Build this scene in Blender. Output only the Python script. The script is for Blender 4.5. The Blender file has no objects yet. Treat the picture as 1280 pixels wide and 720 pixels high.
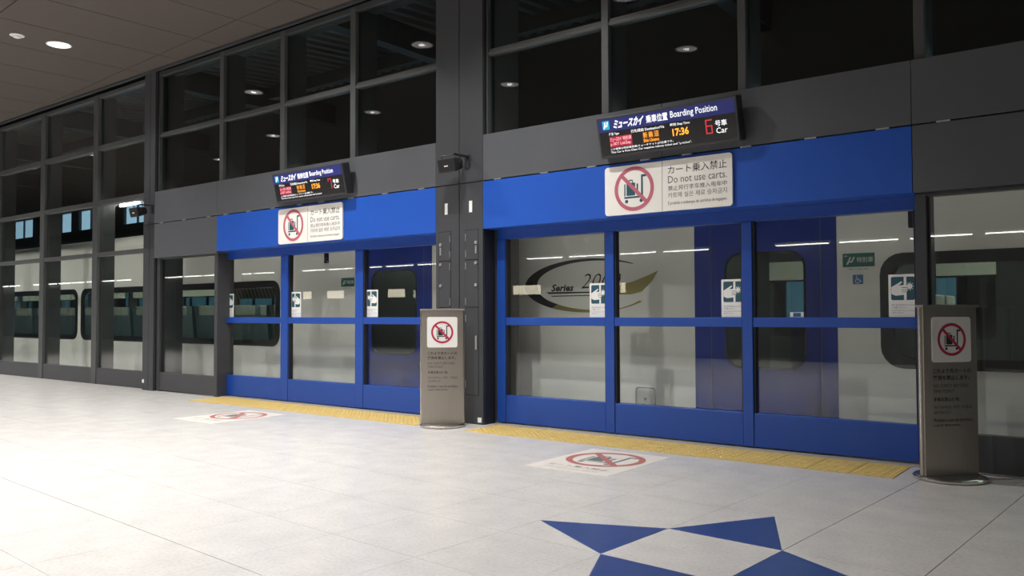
import bpy, math, random
from mathutils import Matrix, Vector
from mathutils.geometry import tessellate_polygon

random.seed(7)
scene = bpy.context.scene
COL = scene.collection
PI = math.pi

# ------------------------------------------------------------------ camera
CAM_POS = Vector((0.0, -6.355, 1.1))
YAW, PITCH, ROLL, FPX = -0.658737, 0.03092115, 0.00313996, 1039.065
def cam_axes():
    cy, sy, cp, sp = math.cos(YAW), math.sin(YAW), math.cos(PITCH), math.sin(PITCH)
    f = Vector((sy*cp, cy*cp, sp)); r = Vector((cy, -sy, 0)); d = f.cross(r)
    cr, sr = math.cos(ROLL), math.sin(ROLL)
    return r*cr + d*sr, -r*sr + d*cr, f
AX_R, AX_D, AX_F = cam_axes()
cam_data = bpy.data.cameras.new('camera')
cam_data.sensor_width = 36.0
cam_data.lens = FPX/1280*36.0
cam_data.clip_start = 0.05; cam_data.clip_end = 300
cam = bpy.data.objects.new('camera', cam_data)
m4 = Matrix.Identity(4)
for i in range(3):
    m4[i][0] = AX_R[i]; m4[i][1] = -AX_D[i]; m4[i][2] = -AX_F[i]; m4[i][3] = CAM_POS[i]
cam.matrix_world = m4
COL.objects.link(cam); scene.camera = cam
def in_view(x, y, z=0.0, mg=60):
    v = Vector((x, y, z)) - CAM_POS
    w = v.dot(AX_F)
    if w < 0.2: return False
    px, py = v.dot(AX_R)/w*FPX + 640, v.dot(AX_D)/w*FPX + 360
    return -mg < px < 1280+mg and -mg < py < 720+mg

# ------------------------------------------------------------------ world: dusk sky
world = bpy.data.worlds.new('dusk'); scene.world = world
world.use_nodes = True
wb = world.node_tree.nodes['Background']
wb.inputs[0].default_value = (0.25, 0.41, 0.54, 1); wb.inputs[1].default_value = 1.3

# ------------------------------------------------------------------ exposure and lamp powers
vs = scene.view_settings
vs.view_transform = 'Standard'; vs.look = 'None'; vs.gamma = 1.0; vs.use_curve_mapping = False
vs.exposure = 0.40
DOWNLIGHT_W = 290.0
TUBE_E = 11.0

# ================================================================== helpers
MATS = {}
def mat(name, col, rough=0.5, metal=0.0, spec=0.5, noise=0.0, nscale=20.0, bump=0.0, emit=None, es=1.0, stretch=None, coat=0.0):
    if name in MATS: return MATS[name]
    m = bpy.data.materials.new(name); m.use_nodes = True
    nt = m.node_tree; b = nt.nodes['Principled BSDF']
    b.inputs['Base Color'].default_value = (*col, 1)
    b.inputs['Roughness'].default_value = rough
    b.inputs['Metallic'].default_value = metal
    b.inputs['Specular IOR Level'].default_value = spec
    b.inputs['Coat Weight'].default_value = coat
    if emit:
        b.inputs['Emission Color'].default_value = (*emit, 1); b.inputs['Emission Strength'].default_value = es
    if noise or bump:
        tc = nt.nodes.new('ShaderNodeTexCoord'); nz = nt.nodes.new('ShaderNodeTexNoise')
        nz.inputs['Scale'].default_value = nscale; nz.inputs['Detail'].default_value = 5
        src = tc.outputs['Object']
        if stretch:
            mp = nt.nodes.new('ShaderNodeMapping'); mp.inputs['Scale'].default_value = stretch
            nt.links.new(src, mp.inputs[0]); src = mp.outputs[0]
        nt.links.new(src, nz.inputs['Vector'])
        if noise:
            mr = nt.nodes.new('ShaderNodeMapRange')
            mr.inputs[1].default_value = 0.25; mr.inputs[2].default_value = 0.75
            mr.inputs[3].default_value = 1-noise; mr.inputs[4].default_value = 1+noise
            nt.links.new(nz.outputs[0], mr.inputs[0])
            hs = nt.nodes.new('ShaderNodeHueSaturation'); hs.inputs['Color'].default_value = (*col, 1)
            nt.links.new(mr.outputs[0], hs.inputs['Value'])
            nt.links.new(hs.outputs[0], b.inputs['Base Color'])
        if bump:
            bp = nt.nodes.new('ShaderNodeBump'); bp.inputs['Strength'].default_value = bump; bp.inputs['Distance'].default_value = 0.002
            nt.links.new(nz.outputs[0], bp.inputs['Height']); nt.links.new(bp.outputs[0], b.inputs['Normal'])
    MATS[name] = m
    return m

def glass_mat(name, tint, base=0.04, rough=0.0):
    """thin pane: straight-through transmission mixed with a mirror reflection by a Schlick curve"""
    m = bpy.data.materials.new(name); m.use_nodes = True
    nt = m.node_tree; nt.nodes.clear()
    out = nt.nodes.new('ShaderNodeOutputMaterial'); mx = nt.nodes.new('ShaderNodeMixShader')
    tr = nt.nodes.new('ShaderNodeBsdfTransparent'); gl = nt.nodes.new('ShaderNodeBsdfGlossy')
    tr.inputs[0].default_value = (*tint, 1); gl.inputs['Roughness'].default_value = rough
    gl.inputs[0].default_value = (1, 1, 1, 1)
    ge = nt.nodes.new('ShaderNodeNewGeometry')
    dt = nt.nodes.new('ShaderNodeVectorMath'); dt.operation = 'DOT_PRODUCT'
    nt.links.new(ge.outputs['Normal'], dt.inputs[0]); nt.links.new(ge.outputs['Incoming'], dt.inputs[1])
    ab = nt.nodes.new('ShaderNodeMath'); ab.operation = 'ABSOLUTE'; nt.links.new(dt.outputs['Value'], ab.inputs[0])
    su = nt.nodes.new('ShaderNodeMath'); su.operation = 'SUBTRACT'; su.inputs[0].default_value = 1; nt.links.new(ab.outputs[0], su.inputs[1])
    pw = nt.nodes.new('ShaderNodeMath'); pw.operation = 'POWER'; pw.inputs[1].default_value = 5; nt.links.new(su.outputs[0], pw.inputs[0])
    mr = nt.nodes.new('ShaderNodeMapRange'); mr.inputs[3].default_value = base; mr.inputs[4].default_value = 1.0
    nt.links.new(pw.outputs[0], mr.inputs[0])
    nt.links.new(mr.outputs[0], mx.inputs[0]); nt.links.new(tr.outputs[0], mx.inputs[1]); nt.links.new(gl.outputs[0], mx.inputs[2])
    nt.links.new(mx.outputs[0], out.inputs[0])
    MATS[name] = m
    return m

class MB:
    """collects shapes and links them as one mesh object"""
    def __init__(s): s.v = []; s.f = []; s.mi = []; s.mats = []; s.M = Matrix.Identity(4)
    def mid(s, m):
        if m not in s.mats: s.mats.append(m)
        return s.mats.index(m)
    def add(s, vs_, fs, m):
        o = len(s.v); k = s.mid(m)
        s.v += [tuple(s.M @ Vector(p)) for p in vs_]
        s.f += [tuple(i+o for i in f) for f in fs]; s.mi += [k]*len(fs)
        return s
    def box(s, x0, x1, y0, y1, z0, z1, m, c=0.0):
        if c <= 0:
            vs_ = [(x, y, z) for z in (z0, z1) for y in (y0, y1) for x in (x0, x1)]
            return s.add(vs_, [(0,2,3,1), (4,5,7,6), (0,1,5,4), (2,6,7,3), (0,4,6,2), (1,3,7,5)], m)
        import itertools
        cx, cy, cz = (x0+x1)/2, (y0+y1)/2, (z0+z1)/2
        h = ((x1-x0)/2, (y1-y0)/2, (z1-z0)/2); c = min(c, *(q*0.45 for q in h))
        vs_ = []; idx = {}
        for sx, sy, sz in itertools.product((-1, 1), repeat=3):
            sg = (sx, sy, sz)
            for a in range(3):
                p = [sg[b]*(h[b] if b == a else h[b]-c) for b in range(3)]
                idx[(sg, a)] = len(vs_); vs_.append((cx+p[0], cy+p[1], cz+p[2]))
        fs = []
        for a in range(3):
            b, d = (a+1) % 3, (a+2) % 3
            for sa in (-1, 1):
                q = []
                for sb, sd in ((-1,-1), (1,-1), (1,1), (-1,1)):
                    sg = [0]*3; sg[a] = sa; sg[b] = sb; sg[d] = sd; q.append(idx[(tuple(sg), a)])
                fs.append(tuple(q) if sa > 0 else tuple(reversed(q)))
            for sb in (-1, 1):
                for sd in (-1, 1):     # edge along axis a
                    def k(sa, ax):
                        sg = [0]*3; sg[a] = sa; sg[b] = sb; sg[d] = sd; return idx[(tuple(sg), ax)]
                    q = (k(-1, b), k(1, b), k(1, d), k(-1, d))
                    fs.append(q if sb*sd < 0 else tuple(reversed(q)))
        for sg in itertools.product((-1, 1), repeat=3):
            q = tuple(idx[(sg, a)] for a in range(3))
            fs.append(q if sg[0]*sg[1]*sg[2] > 0 else tuple(reversed(q)))
        return s.add(vs_, fs, m)
    def prism(s, loops, m, t=0.0, off=0.0, F=None):
        """2-D outline (first loop) with holes (others) in frame F (u,v,n); front at n=off, thickness t behind it"""
        F = F or Matrix.Identity(4)
        pts = [p for L in loops for p in L]
        tris = tessellate_polygon([[Vector((p[0], p[1], 0)) for p in L] for L in loops])
        fr = [F @ Vector((p[0], p[1], off)) for p in pts]
        fs = []
        for a, b, c in tris:
            A, B, C = pts[a], pts[b], pts[c]
            ar = (B[0]-A[0])*(C[1]-A[1])-(B[1]-A[1])*(C[0]-A[0])
            if abs(ar) < 1e-12: continue
            fs.append((a, b, c) if ar > 0 else (a, c, b))
        if t <= 0: return s.add(fr, fs, m)
        n = len(pts); bk = [F @ Vector((p[0], p[1], off-t)) for p in pts]
        fs2 = list(fs) + [tuple(i+n for i in reversed(f)) for f in fs]
        o = 0
        for li, L in enumerate(loops):
            k = len(L); area = sum(L[i][0]*L[(i+1) % k][1]-L[(i+1) % k][0]*L[i][1] for i in range(k))
            ccw = (area > 0) == (li == 0)
            for i in range(k):
                a, b = o+i, o+(i+1) % k
                fs2.append((a, a+n, b+n, b) if ccw else (b, b+n, a+n, a))
            o += k
        return s.add(fr+bk, fs2, m)
    def rings(s, rs, m, close=True, cap0=True, cap1=True):
        """loft through rings of points"""
        n = len(rs[0]); vs_ = [p for r in rs for p in r]; fs = []
        for j in range(len(rs)-1):
            for i in range(n if close else n-1):
                a, b = j*n+i, j*n+(i+1) % n
                fs.append((a, b, b+n, a+n))
        if cap0: fs.append(tuple(reversed(range(n))))
        if cap1: fs.append(tuple(range((len(rs)-1)*n, len(rs)*n)))
        return s.add(vs_, fs, m)
    def cyl(s, c, r, h, m, ax='z', seg=20, r2=None):
        r2 = r if r2 is None else r2; c = Vector(c)
        def P(rad, t):
            out = []
            for i in range(seg):
                a = 2*PI*i/seg; x, y = rad*math.cos(a), rad*math.sin(a)
                out.append(c + (Vector((x, y, t)) if ax == 'z' else Vector((x, -t, y)) if ax == '-y' else Vector((t, x, y))))
            return out
        return s.rings([P(r, 0), P(r2, h)], m)
    def lathe(s, c, prof, m, seg=32, cap0=True, cap1=True):
        c = Vector(c)
        rs = [[c + Vector((r*math.cos(2*PI*i/seg), r*math.sin(2*PI*i/seg), z)) for i in range(seg)] for r, z in prof]
        return s.rings(rs, m, True, cap0, cap1)
    def bar(s, p, q, r, m, seg=8):
        p, q = Vector(p), Vector(q); d = (q-p).normalized()
        a = d.cross(Vector((0, 0, 1)) if abs(d.z) < .9 else Vector((1, 0, 0))).normalized(); b = d.cross(a)
        return s.rings([[e + a*r*math.cos(2*PI*i/seg) + b*r*math.sin(2*PI*i/seg) for i in range(seg)] for e in (p, q)], m)
    def build(s, name, parent=None, smooth=False, kind=None, label=None):
        me = bpy.data.meshes.new(name)
        me.from_pydata(s.v, [], s.f)
        for m in s.mats: me.materials.append(m)
        me.polygons.foreach_set('material_index', s.mi)
        if smooth:
            me.polygons.foreach_set('use_smooth', [True]*len(s.f))
        me.update()
        if smooth:
            me.set_sharp_from_angle(angle=math.radians(38))
        o = bpy.data.objects.new(name, me); COL.objects.link(o)
        if parent:
            o.parent = parent
            if parent.type == 'EMPTY' or True:
                o.matrix_parent_inverse = Matrix.Identity(4)
        if kind: o['kind'] = kind
        if label: o['label'] = label
        return o

def B(x0, x1, y0, y1, z0, z1, m, name, parent=None, c=0.0, **k):
    return MB().box(x0, x1, y0, y1, z0, z1, m, c).build(name, parent, **k)

def thing(name, label, cat, loc=(0, 0, 0), rz=0.0, group=None):
    o = bpy.data.objects.new(name, None); COL.objects.link(o)
    o.location = loc; o.rotation_euler = (0, 0, rz); o.empty_display_size = 0.1
    o['label'] = label; o['category'] = cat
    if group: o['group'] = group
    return o
def tag(o, label, cat, group=None):
    o['label'] = label; o['category'] = cat
    if group: o['group'] = group
    return o
def struct(name, label=None):
    o = bpy.data.objects.new(name, None); COL.objects.link(o); o['kind'] = 'structure'
    if label: o['label'] = label
    return o
def clone(o, loc, label, rz=None):
    c = o.copy(); COL.objects.link(c); c.location = loc
    if rz is not None: c.rotation_euler = (0, 0, rz)
    c['label'] = label
    for ch in list(o.children):
        d = ch.copy(); COL.objects.link(d); d.parent = c
        for g in list(ch.children):
            e = g.copy(); COL.objects.link(e); e.parent = d
    return c

def frame(o, u, v):
    u, v = Vector(u).normalized(), Vector(v).normalized(); n = u.cross(v)
    M = Matrix.Identity(4)
    for i in range(3): M[i][0] = u[i]; M[i][1] = v[i]; M[i][2] = n[i]; M[i][3] = o[i]
    return M
def rect(x0, y0, x1, y1): return [(x0, y0), (x1, y0), (x1, y1), (x0, y1)]
def rrect(x0, y0, x1, y1, r, n=5):
    out = []
    for cx, cy, a0 in ((x1-r, y0+r, -90), (x1-r, y1-r, 0), (x0+r, y1-r, 90), (x0+r, y0+r, 180)):
        for i in range(n+1):
            a = math.radians(a0+90*i/n); out.append((cx+r*math.cos(a), cy+r*math.sin(a)))
    return out
def circ(cx, cy, r, n=28, ry=None):
    ry = ry or r
    return [(cx+r*math.cos(2*PI*i/n), cy+ry*math.sin(2*PI*i/n)) for i in range(n)]
def rev(L): return list(reversed(L))

_tc = {}
def text_mesh(s, bold=0.0, shear=0.0, res=2):
    key = (s, bold, shear, res)
    if key in _tc: return _tc[key]
    cu = bpy.data.curves.new('t', 'FONT'); cu.body = s; cu.size = 1; cu.resolution_u = res
    cu.offset = bold; cu.shear = shear; cu.fill_mode = 'FRONT'
    o = bpy.data.objects.new('t', cu); COL.objects.link(o)
    dg = bpy.context.evaluated_depsgraph_get()
    me = bpy.data.meshes.new_from_object(o.evaluated_get(dg))
    vs_ = [(v.co.x, v.co.y) for v in me.vertices]; fs = [tuple(p.vertices) for p in me.polygons]
    bpy.data.objects.remove(o); bpy.data.curves.remove(cu); bpy.data.meshes.remove(me)
    _tc[key] = (vs_, fs)
    return _tc[key]
def text(mb, s, F, x, y, w, h, m, off=0.001, bold=0.0, shear=0.0, res=2):
    """fit the text's own box into x..x+w, y..y+h of frame F"""
    vs_, fs = text_mesh(s, bold, shear, res)
    if not vs_: return
    x0, x1 = min(v[0] for v in vs_), max(v[0] for v in vs_); y0, y1 = min(v[1] for v in vs_), max(v[1] for v in vs_)
    P = [F @ Vector((x+(a-x0)/(x1-x0)*w, y+(b-y0)/(y1-y0)*h, off)) for a, b in vs_]
    mb.add(P, fs, m)

# ------------------------------------------------------------------ materials
G_PANEL = mat('grey_panel', (0.082, 0.086, 0.095), 0.42, 0.0, 0.5, 0.05, 3.0)
PIL = mat('pillar_grey', (0.046, 0.048, 0.054), 0.42, 0.0, 0.5, 0.05, 3.0)
G_DARK = mat('dark_grey_metal', (0.045, 0.047, 0.05), 0.45)
G_FRAME = mat('mullion_grey', (0.07, 0.073, 0.073), 0.4, 0.0, 0.5)
G_KICK = mat('grey_kick', (0.050, 0.051, 0.056), 0.4)
SILL = mat('worn_sill', (0.30, 0.29, 0.27), 0.6)
SIDE_D = mat('dark_side_panel', (0.018, 0.018, 0.021), 0.5)
BLACK = mat('black_rubber', (0.012, 0.012, 0.013), 0.6)
GAP = mat('joint_black', (0.008, 0.008, 0.008), 0.9, spec=0.1)
BLUE = mat('blue_panel', (0.012, 0.082, 0.44), 0.38, 0.0, 0.5, 0.03, 2.0)
BLUE_D = mat('blue_door_frame', (0.010, 0.060, 0.33), 0.36, 0.0, 0.5, 0.03, 2.0)
WHITE = mat('white_plate', (0.80, 0.79, 0.76), 0.4)
OFFW = mat('cream_plate', (0.82, 0.79, 0.74), 0.45)
INK = mat('black_ink', (0.018, 0.018, 0.02), 0.6)
INK_G = mat('grey_ink', (0.10, 0.10, 0.105), 0.6)
TEAL = mat('teal_ink', (0.012, 0.075, 0.105), 0.5)
PINKRED = mat('faded_red_ink', (0.50, 0.12, 0.17), 0.5)
RED = mat('red_ink', (0.46, 0.02, 0.06), 0.5)
DECRED = mat('worn_red_print', (0.40, 0.14, 0.12), 0.45)
STEEL = mat('brushed_steel', (0.40, 0.362, 0.315), 0.33, 0.8, 0.5, 0.06, 6.0, 0.05, stretch=(60, 60, 1))
CHROME = mat('polished_steel', (0.58, 0.55, 0.51), 0.24, 1.0)
SILVER = mat('satin_silver', (0.6, 0.6, 0.6), 0.35, 0.8)
YELLOW = mat('yellow_tactile', (0.56, 0.40, 0.12), 0.5, 0, 0.4, 0.08, 12)
GLASS = glass_mat('pane_glass', (0.93, 0.95, 0.94), 0.045)
GLASS_C = glass_mat('clerestory_glass', (0.72, 0.74, 0.73), 0.022)
GLASS_T = glass_mat('tinted_train_glass', (0.55, 0.62, 0.62), 0.05)

# ================================================================== floor
FR = -0.06541
CF, SF = math.cos(FR), math.sin(FR)
def fl(u, v): return (CF*u - SF*v, SF*u + CF*v - 6.355)
PU, PV, U0, V0 = 0.605, 0.595, -1.034, 3.738
def stone(name, base, dark):
    m = bpy.data.materials.new(name); m.use_nodes = True; nt = m.node_tree; b = nt.nodes['Principled BSDF']
    tc = nt.nodes.new('ShaderNodeTexCoord')
    n1 = nt.nodes.new('ShaderNodeTexNoise'); n1.inputs['Scale'].default_value = 55; n1.inputs['Detail'].default_value = 6
    n2 = nt.nodes.new('ShaderNodeTexNoise'); n2.inputs['Scale'].default_value = 4.5; n2.inputs['Detail'].default_value = 4
    r1 = nt.nodes.new('ShaderNodeValToRGB'); r1.color_ramp.elements[0].position = 0.30; r1.color_ramp.elements[1].position = 0.56
    r1.color_ramp.elements[0].color = (*dark, 1); r1.color_ramp.elements[1].color = (*base, 1)
    mr = nt.nodes.new('ShaderNodeMapRange'); mr.inputs[1].default_value = .3; mr.inputs[2].default_value = .7; mr.inputs[3].default_value = .93; mr.inputs[4].default_value = 1.05
    hs = nt.nodes.new('ShaderNodeHueSaturation')
    for n in (n1, n2): nt.links.new(tc.outputs['Object'], n.inputs['Vector'])
    nt.links.new(n1.outputs[0], r1.inputs[0]); nt.links.new(r1.outputs[0], hs.inputs['Color'])
    nt.links.new(n2.outputs[0], mr.inputs[0]); nt.links.new(mr.outputs[0], hs.inputs['Value'])
    nt.links.new(hs.outputs[0], b.inputs['Base Color'])
    b.inputs['Roughness'].default_value = 0.25
    MATS[name] = m; return m
TILE = stone('terrazzo_tile', (0.60, 0.578, 0.555), (0.53, 0.51, 0.487))
TILE_B = mat('blue_inlay', (0.024, 0.055, 0.21), 0.3, 0, 0.5, 0.12, 14)
GROUT = mat('floor_grout', (0.16, 0.145, 0.13), 0.8)

floor = struct('floor')
gm = MB()
gm.box(-26, 8, -12, .30, -.20, -.0045, GROUT)
gm.build('screed', floor)
B(-62, -26.02, -12, .30, -.2, 0, TILE, 'far_paving', floor)
NI, NJ = 45, 24
tiles = []
for i in range(-12, NI):
    for j in range(-8, NJ):
        u1 = U0 - PU*i; u0 = u1 - PU; v0 = V0 - PV*(12-j) + PV*3; v1 = v0 + PV
        c = fl((u0+u1)/2, (v0+v1)/2)
        if -26 < c[0] < 8 and -12 < c[1] < .62: tiles.append((u0, u1, v0, v1, c))
def clip_poly(P, ymax=.295):
    out = []
    for k in range(len(P)):
        a, b = P[k], P[(k+1) % len(P)]
        if a[1] <= ymax: out.append(a)
        if (a[1] <= ymax) != (b[1] <= ymax):
            t = (ymax-a[1])/(b[1]-a[1]); out.append((a[0]+(b[0]-a[0])*t, ymax))
    return out
TH = 0.012
def tile_poly(mb, P, m, shrink=0.0):
    P = clip_poly(P)
    if len(P) < 3: return
    mb.prism([P], m, t=TH, off=0.0)
strong_u = (U0, U0-PU); strong_v = (V0-3*PV,)
def tile_rect(u0, u1, v0, v1):
    g, G = .0009, .0024
    a = G if any(abs(u0-s) < .01 for s in strong_u) else g
    b = G if any(abs(u1-s) < .01 for s in strong_u) else g
    c = G if any(abs(v0-s) < .01 for s in strong_v) else g
    d = G if any(abs(v1-s) < .01 for s in strong_v) else g
    return u0+a, u1-b, v0+c, v1-d
su0, su1, sv0, sv1 = U0-2*PU, U0-PU, V0-PV, V0        # centre tile of the star
seen = sorted([t for t in tiles if in_view(*t[4])], key=lambda t: (Vector((t[4][0], t[4][1], 0))-CAM_POS).length)
single = seen[:285]; keys = {(t[0], t[2]) for t in single}
rest = MB()
for t in tiles:
    u0, u1, v0, v1, c = t
    a0, a1, b0, b1 = tile_rect(u0, u1, v0, v1)
    di, dj = round((u0-su0)/PU), round((v0-sv0)/PV)
    if abs(di)+abs(dj) == 1:                                 # the four tiles around it hold one blue triangle each
        R = [(a0, b0), (a1, b0), (a1, b1), (a0, b1)]
        mu, mv = (u0+u1)/2, (v0+v1)/2
        if (di, dj) == (-1, 0): base, ap, w1, w2 = ((a1, b0), (a1, b1)), (a0, mv), [(a0, b0), (a1, b0), (a0, mv)], [(a0, mv), (a1, b1), (a0, b1)]
        if (di, dj) == (1, 0): base, ap, w1, w2 = ((a0, b1), (a0, b0)), (a1, mv), [(a0, b0), (a1, b0), (a1, mv)], [(a1, mv), (a1, b1), (a0, b1)]
        if (di, dj) == (0, 1): base, ap, w1, w2 = ((a0, b0), (a1, b0)), (mu, b1), [(a0, b0), (mu, b1), (a0, b1)], [(a1, b0), (a1, b1), (mu, b1)]
        if (di, dj) == (0, -1): base, ap, w1, w2 = ((a1, b1), (a0, b1)), (mu, b0), [(a0, b0), (mu, b0), (a0, b1)], [(mu, b0), (a1, b0), (a1, b1)]
        mb = MB(); tile_poly(mb, [fl(*p) for p in (base[0], base[1], ap)], TILE_B); mb.build('blue_tile', floor, label='blue triangular inlay of the four pointed floor star')
        for w in (w1, w2):
            mb = MB(); tile_poly(mb, [fl(*p) for p in w], TILE); mb.build('tile', floor)
        continue
    P = [fl(*p) for p in ((a0, b0), (a1, b0), (a1, b1), (a0, b1))]
    if (u0, v0) in keys:
        mb = MB(); tile_poly(mb, P, TILE)
        if mb.v: mb.build('tile', floor)
    else: tile_poly(rest, P, TILE)
rest.build('tiles', floor, kind='stuff')

# ================================================================== ceiling
ceiling = struct('ceiling')
CEIL = mat('ceiling_board', (0.100, 0.082, 0.074), 0.85, 0, 0.2, 0.04, 25)
CZ = 4.68
B(-62, 8, -12, -.03, CZ+.03, CZ+.16, GAP, 'ceiling_deck', ceiling)
crest = MB()
for i in range(-8, 60):
    for j in range(-6, 3):
        u1 = -11.155 + 1.02*(9-i); u0 = u1-1.02
        # panel grid turned like the floor's; measured from the camera foot
        v0 = 5.28 + 2.0*(j-1) ; v1 = v0+2.0
        P = [fl(u0+.007, v0+.007), fl(u1-.007, v0+.007), fl(u1-.007, v1-.007), fl(u0+.007, v1-.007)]
        cx, cy = fl((u0+u1)/2, (v0+v1)/2)
        if cx < -61 or cx > 7.5 or cy < -11.4: continue
        P = clip_poly(P, -.05)
        if len(P) < 3: continue
        P = [(x, y) for x, y in P]
        F = frame((0, 0, CZ), (1, 0, 0), (0, -1, 0))
        Q = [(x, -y) for x, y in P]; Q.reverse()
        if any(in_view(x, y, CZ, 0) for x, y in P) or in_view(cx, cy, CZ, 30):
            MB().prism([Q], CEIL, t=.03, off=0, F=F).build('ceiling_panel', ceiling)
        else: crest.prism([Q], CEIL, t=.03, off=0, F=F)
crest.build('ceiling_panels', ceiling, kind='stuff')
B(-62, 8, -.03, .34, CZ+.04, CZ+.16, GAP, 'sky_leak_filler', ceiling)  # unseen filler, added to block sky light leaking in above the glazing
B(-62, 8, -.045, -.005, CZ-.03, CZ+.02, G_DARK, 'edge_trim', ceiling)

# ================================================================== pillars
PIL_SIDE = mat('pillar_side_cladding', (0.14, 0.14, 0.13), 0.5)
def pillar(xl, xm, xr, depth, label, hatches, base_tag, slots):
    p = struct('pillar', label)
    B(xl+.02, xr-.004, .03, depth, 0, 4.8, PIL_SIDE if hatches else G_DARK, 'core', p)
    for a, b in ((xl, xm-.004), (xm+.004, xr)):
        B(a, b, 0, .03, 2.432, 4.68, PIL, 'face_panel', p, c=.002)
        B(a, b, 0, .03, 0.0, 2.420, PIL, 'face_panel', p, c=.002)
    B(xr-.004, xr, .03, .19, 0, 4.68, SIDE_D, 'side_panel', p)
    for s in slots:
        B(s-.02, s+.02, -.004, 0, 2.125, 2.24, WHITE, 'number_plate', p, label='small white upright plate')
    bx, bz = base_tag
    B(bx-.024, bx+.024, -.003, 0, bz-.024, bz+.024, WHITE, 'base_tag', p, label='small white square tag near the floor')
    for x0, x1, z0, z1, hinge, lock in hatches:
        h = B(x0, x1, -.003, .001, z0, z1, PIL, 'hatch_door', p, c=.0012)
        mb = MB(); t = .004                                   # dark line around the hatch
        for a, b, c, d in ((x0-t, x0, z0-t, z1+t), (x1, x1+t, z0-t, z1+t), (x0, x1, z0-t, z0), (x0, x1, z1, z1+t)):
            mb.box(a, b, -.0008, .0005, c, d, GAP)
        mb.build('joint', p)
        hx = x1-.004 if hinge == 'r' else x0+.004
        for q in (.12, .88) if z1-z0 > .4 else (.2, .75):
            zz = z0+(z1-z0)*q
            MB().bar((hx, -.006, zz-.035), (hx, -.006, zz+.035), .005, SILVER).build('hinge', h)
        lx = x0+.025 if hinge == 'r' else x1-.025
        if lock == 'handle':
            MB().cyl((lx, -.002, z1-.13), .017, .012, SILVER, '-y', 14).build('lock', h)
            B(lx-.01, lx+.01, -.012, -.002, z1-.24, z1-.16, SILVER, 'handle', h, c=.002)
        elif lock == 'knobs':
            for zz in (z1-.03, z1-.25):
                MB().cyl((lx, -.002, zz), .016, .014, SILVER, '-y', 14).build('lock', h)
        else:
            B(lx-.011, lx+.011, -.012, -.002, z1-.42, z1-.28, SILVER, 'handle', h, c=.002)
    return p
HL = [(-5.873, -5.715, 1.648, 1.945, 'r', 'handle'), (-5.873, -5.715, 1.17, 1.640, 'r', 'knobs'), (-5.873, -5.715, .29, 1.162, 'r', 'latch'),
      (-5.510, -5.345, 1.648, 1.945, 'l', 'handle'), (-5.510, -5.345, 1.17, 1.640, 'l', 'knobs'), (-5.510, -5.345, .29, 1.162, 'l', 'latch')]
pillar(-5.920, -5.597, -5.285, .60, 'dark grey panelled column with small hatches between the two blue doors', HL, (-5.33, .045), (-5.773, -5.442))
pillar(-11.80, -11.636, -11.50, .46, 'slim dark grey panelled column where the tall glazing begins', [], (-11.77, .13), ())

# ================================================================== fascia wall
wall = struct('wall_back')
for a, b in ((-11.497, -9.912), (-9.908, -7.9), (-7.896, -5.923), (-5.282, -3.30), (-3.296, -1.341), (-1.337, .7), (.704, 2.7), (2.704, 5.0)):
    B(a, b, 0, .05, 2.432, 2.889, G_PANEL, 'fascia_panel', wall, c=.002)
B(-11.497, -9.912, 0, .19, 1.925, 2.420, G_PANEL, 'fascia_panel', wall, c=.002)
for a, b in ((-9.908, -5.923), (-5.282, -1.341)):
    B(a, b, 0, .185, 1.947, 2.420, BLUE, 'blue_fascia_panel', wall, c=.002, label='blue fascia panel over the sliding doors')
for a, b in ((-1.337, .7), (.704, 2.7), (2.704, 5.0)):
    B(a, b, 0, .19, 1.945, 2.420, G_PANEL, 'fascia_panel', wall, c=.002)
for a, b in ((-11.497, -5.923), (-5.282, 5.0)):
    B(a, b, .05, .24, 2.10, 2.885, G_DARK, 'beam', wall)
for x in (-11.307, -10.713, -10.112, -9.71, -9.201, -8.694, -8.166, -7.771, -7.237, -6.687, -6.131, -5.094, -4.533, -4.009, -3.464, -3.068, -2.556, -2.047, -1.533, -1.137):
    B(x-.045, x+.045, -.004, .03, 2.4205, 2.4315, SILVER, 'clip', wall)

# ================================================================== glazing
def fin(x0, x1, y0, z0, z1, par, deep=.32):
    mb = MB(); mb.box(x0, x1, y0, y0+.06, z0, z1, G_FRAME, .004)
    xm = (x0+x1)/2
    mb.box(xm-.02, xm+.02, y0+.06, y0+deep, z0, z1, G_FRAME)
    return mb.build('mullion', par)
# the tall curtain glazing beyond the slim column
w1 = struct('window_1', 'tall grey framed curtain glazing along the platform edge')
Y1 = .10
ms = [(-11.90, -11.805)] + [(-13.584-1.92*k, -13.424-1.92*k) for k in range(14)]
for a, b in ms: fin(a, b, Y1, 0, 4.66, w1)
ts = ((0, .255), (2.035, 2.10), (2.86, 2.935), (3.745, 3.825), (4.60, 4.66))
for k in range(len(ms)-1):
    xa, xb = ms[k+1][1], ms[k][0]
    for n, (z0, z1) in enumerate(ts):
        if n == 0: B(xa, xb, Y1+.01, Y1+.08, z0, z1, G_KICK, 'kick_panel', w1, c=.003)
        else: B(xa, xb, Y1+.005, Y1+.10, z0, z1, G_FRAME, 'transom', w1, c=.003)
    for n in range(4):
        B(xa, xb, Y1+.045, Y1+.053, ts[n][1], ts[n+1][0], GLASS, 'pane', w1)
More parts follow.
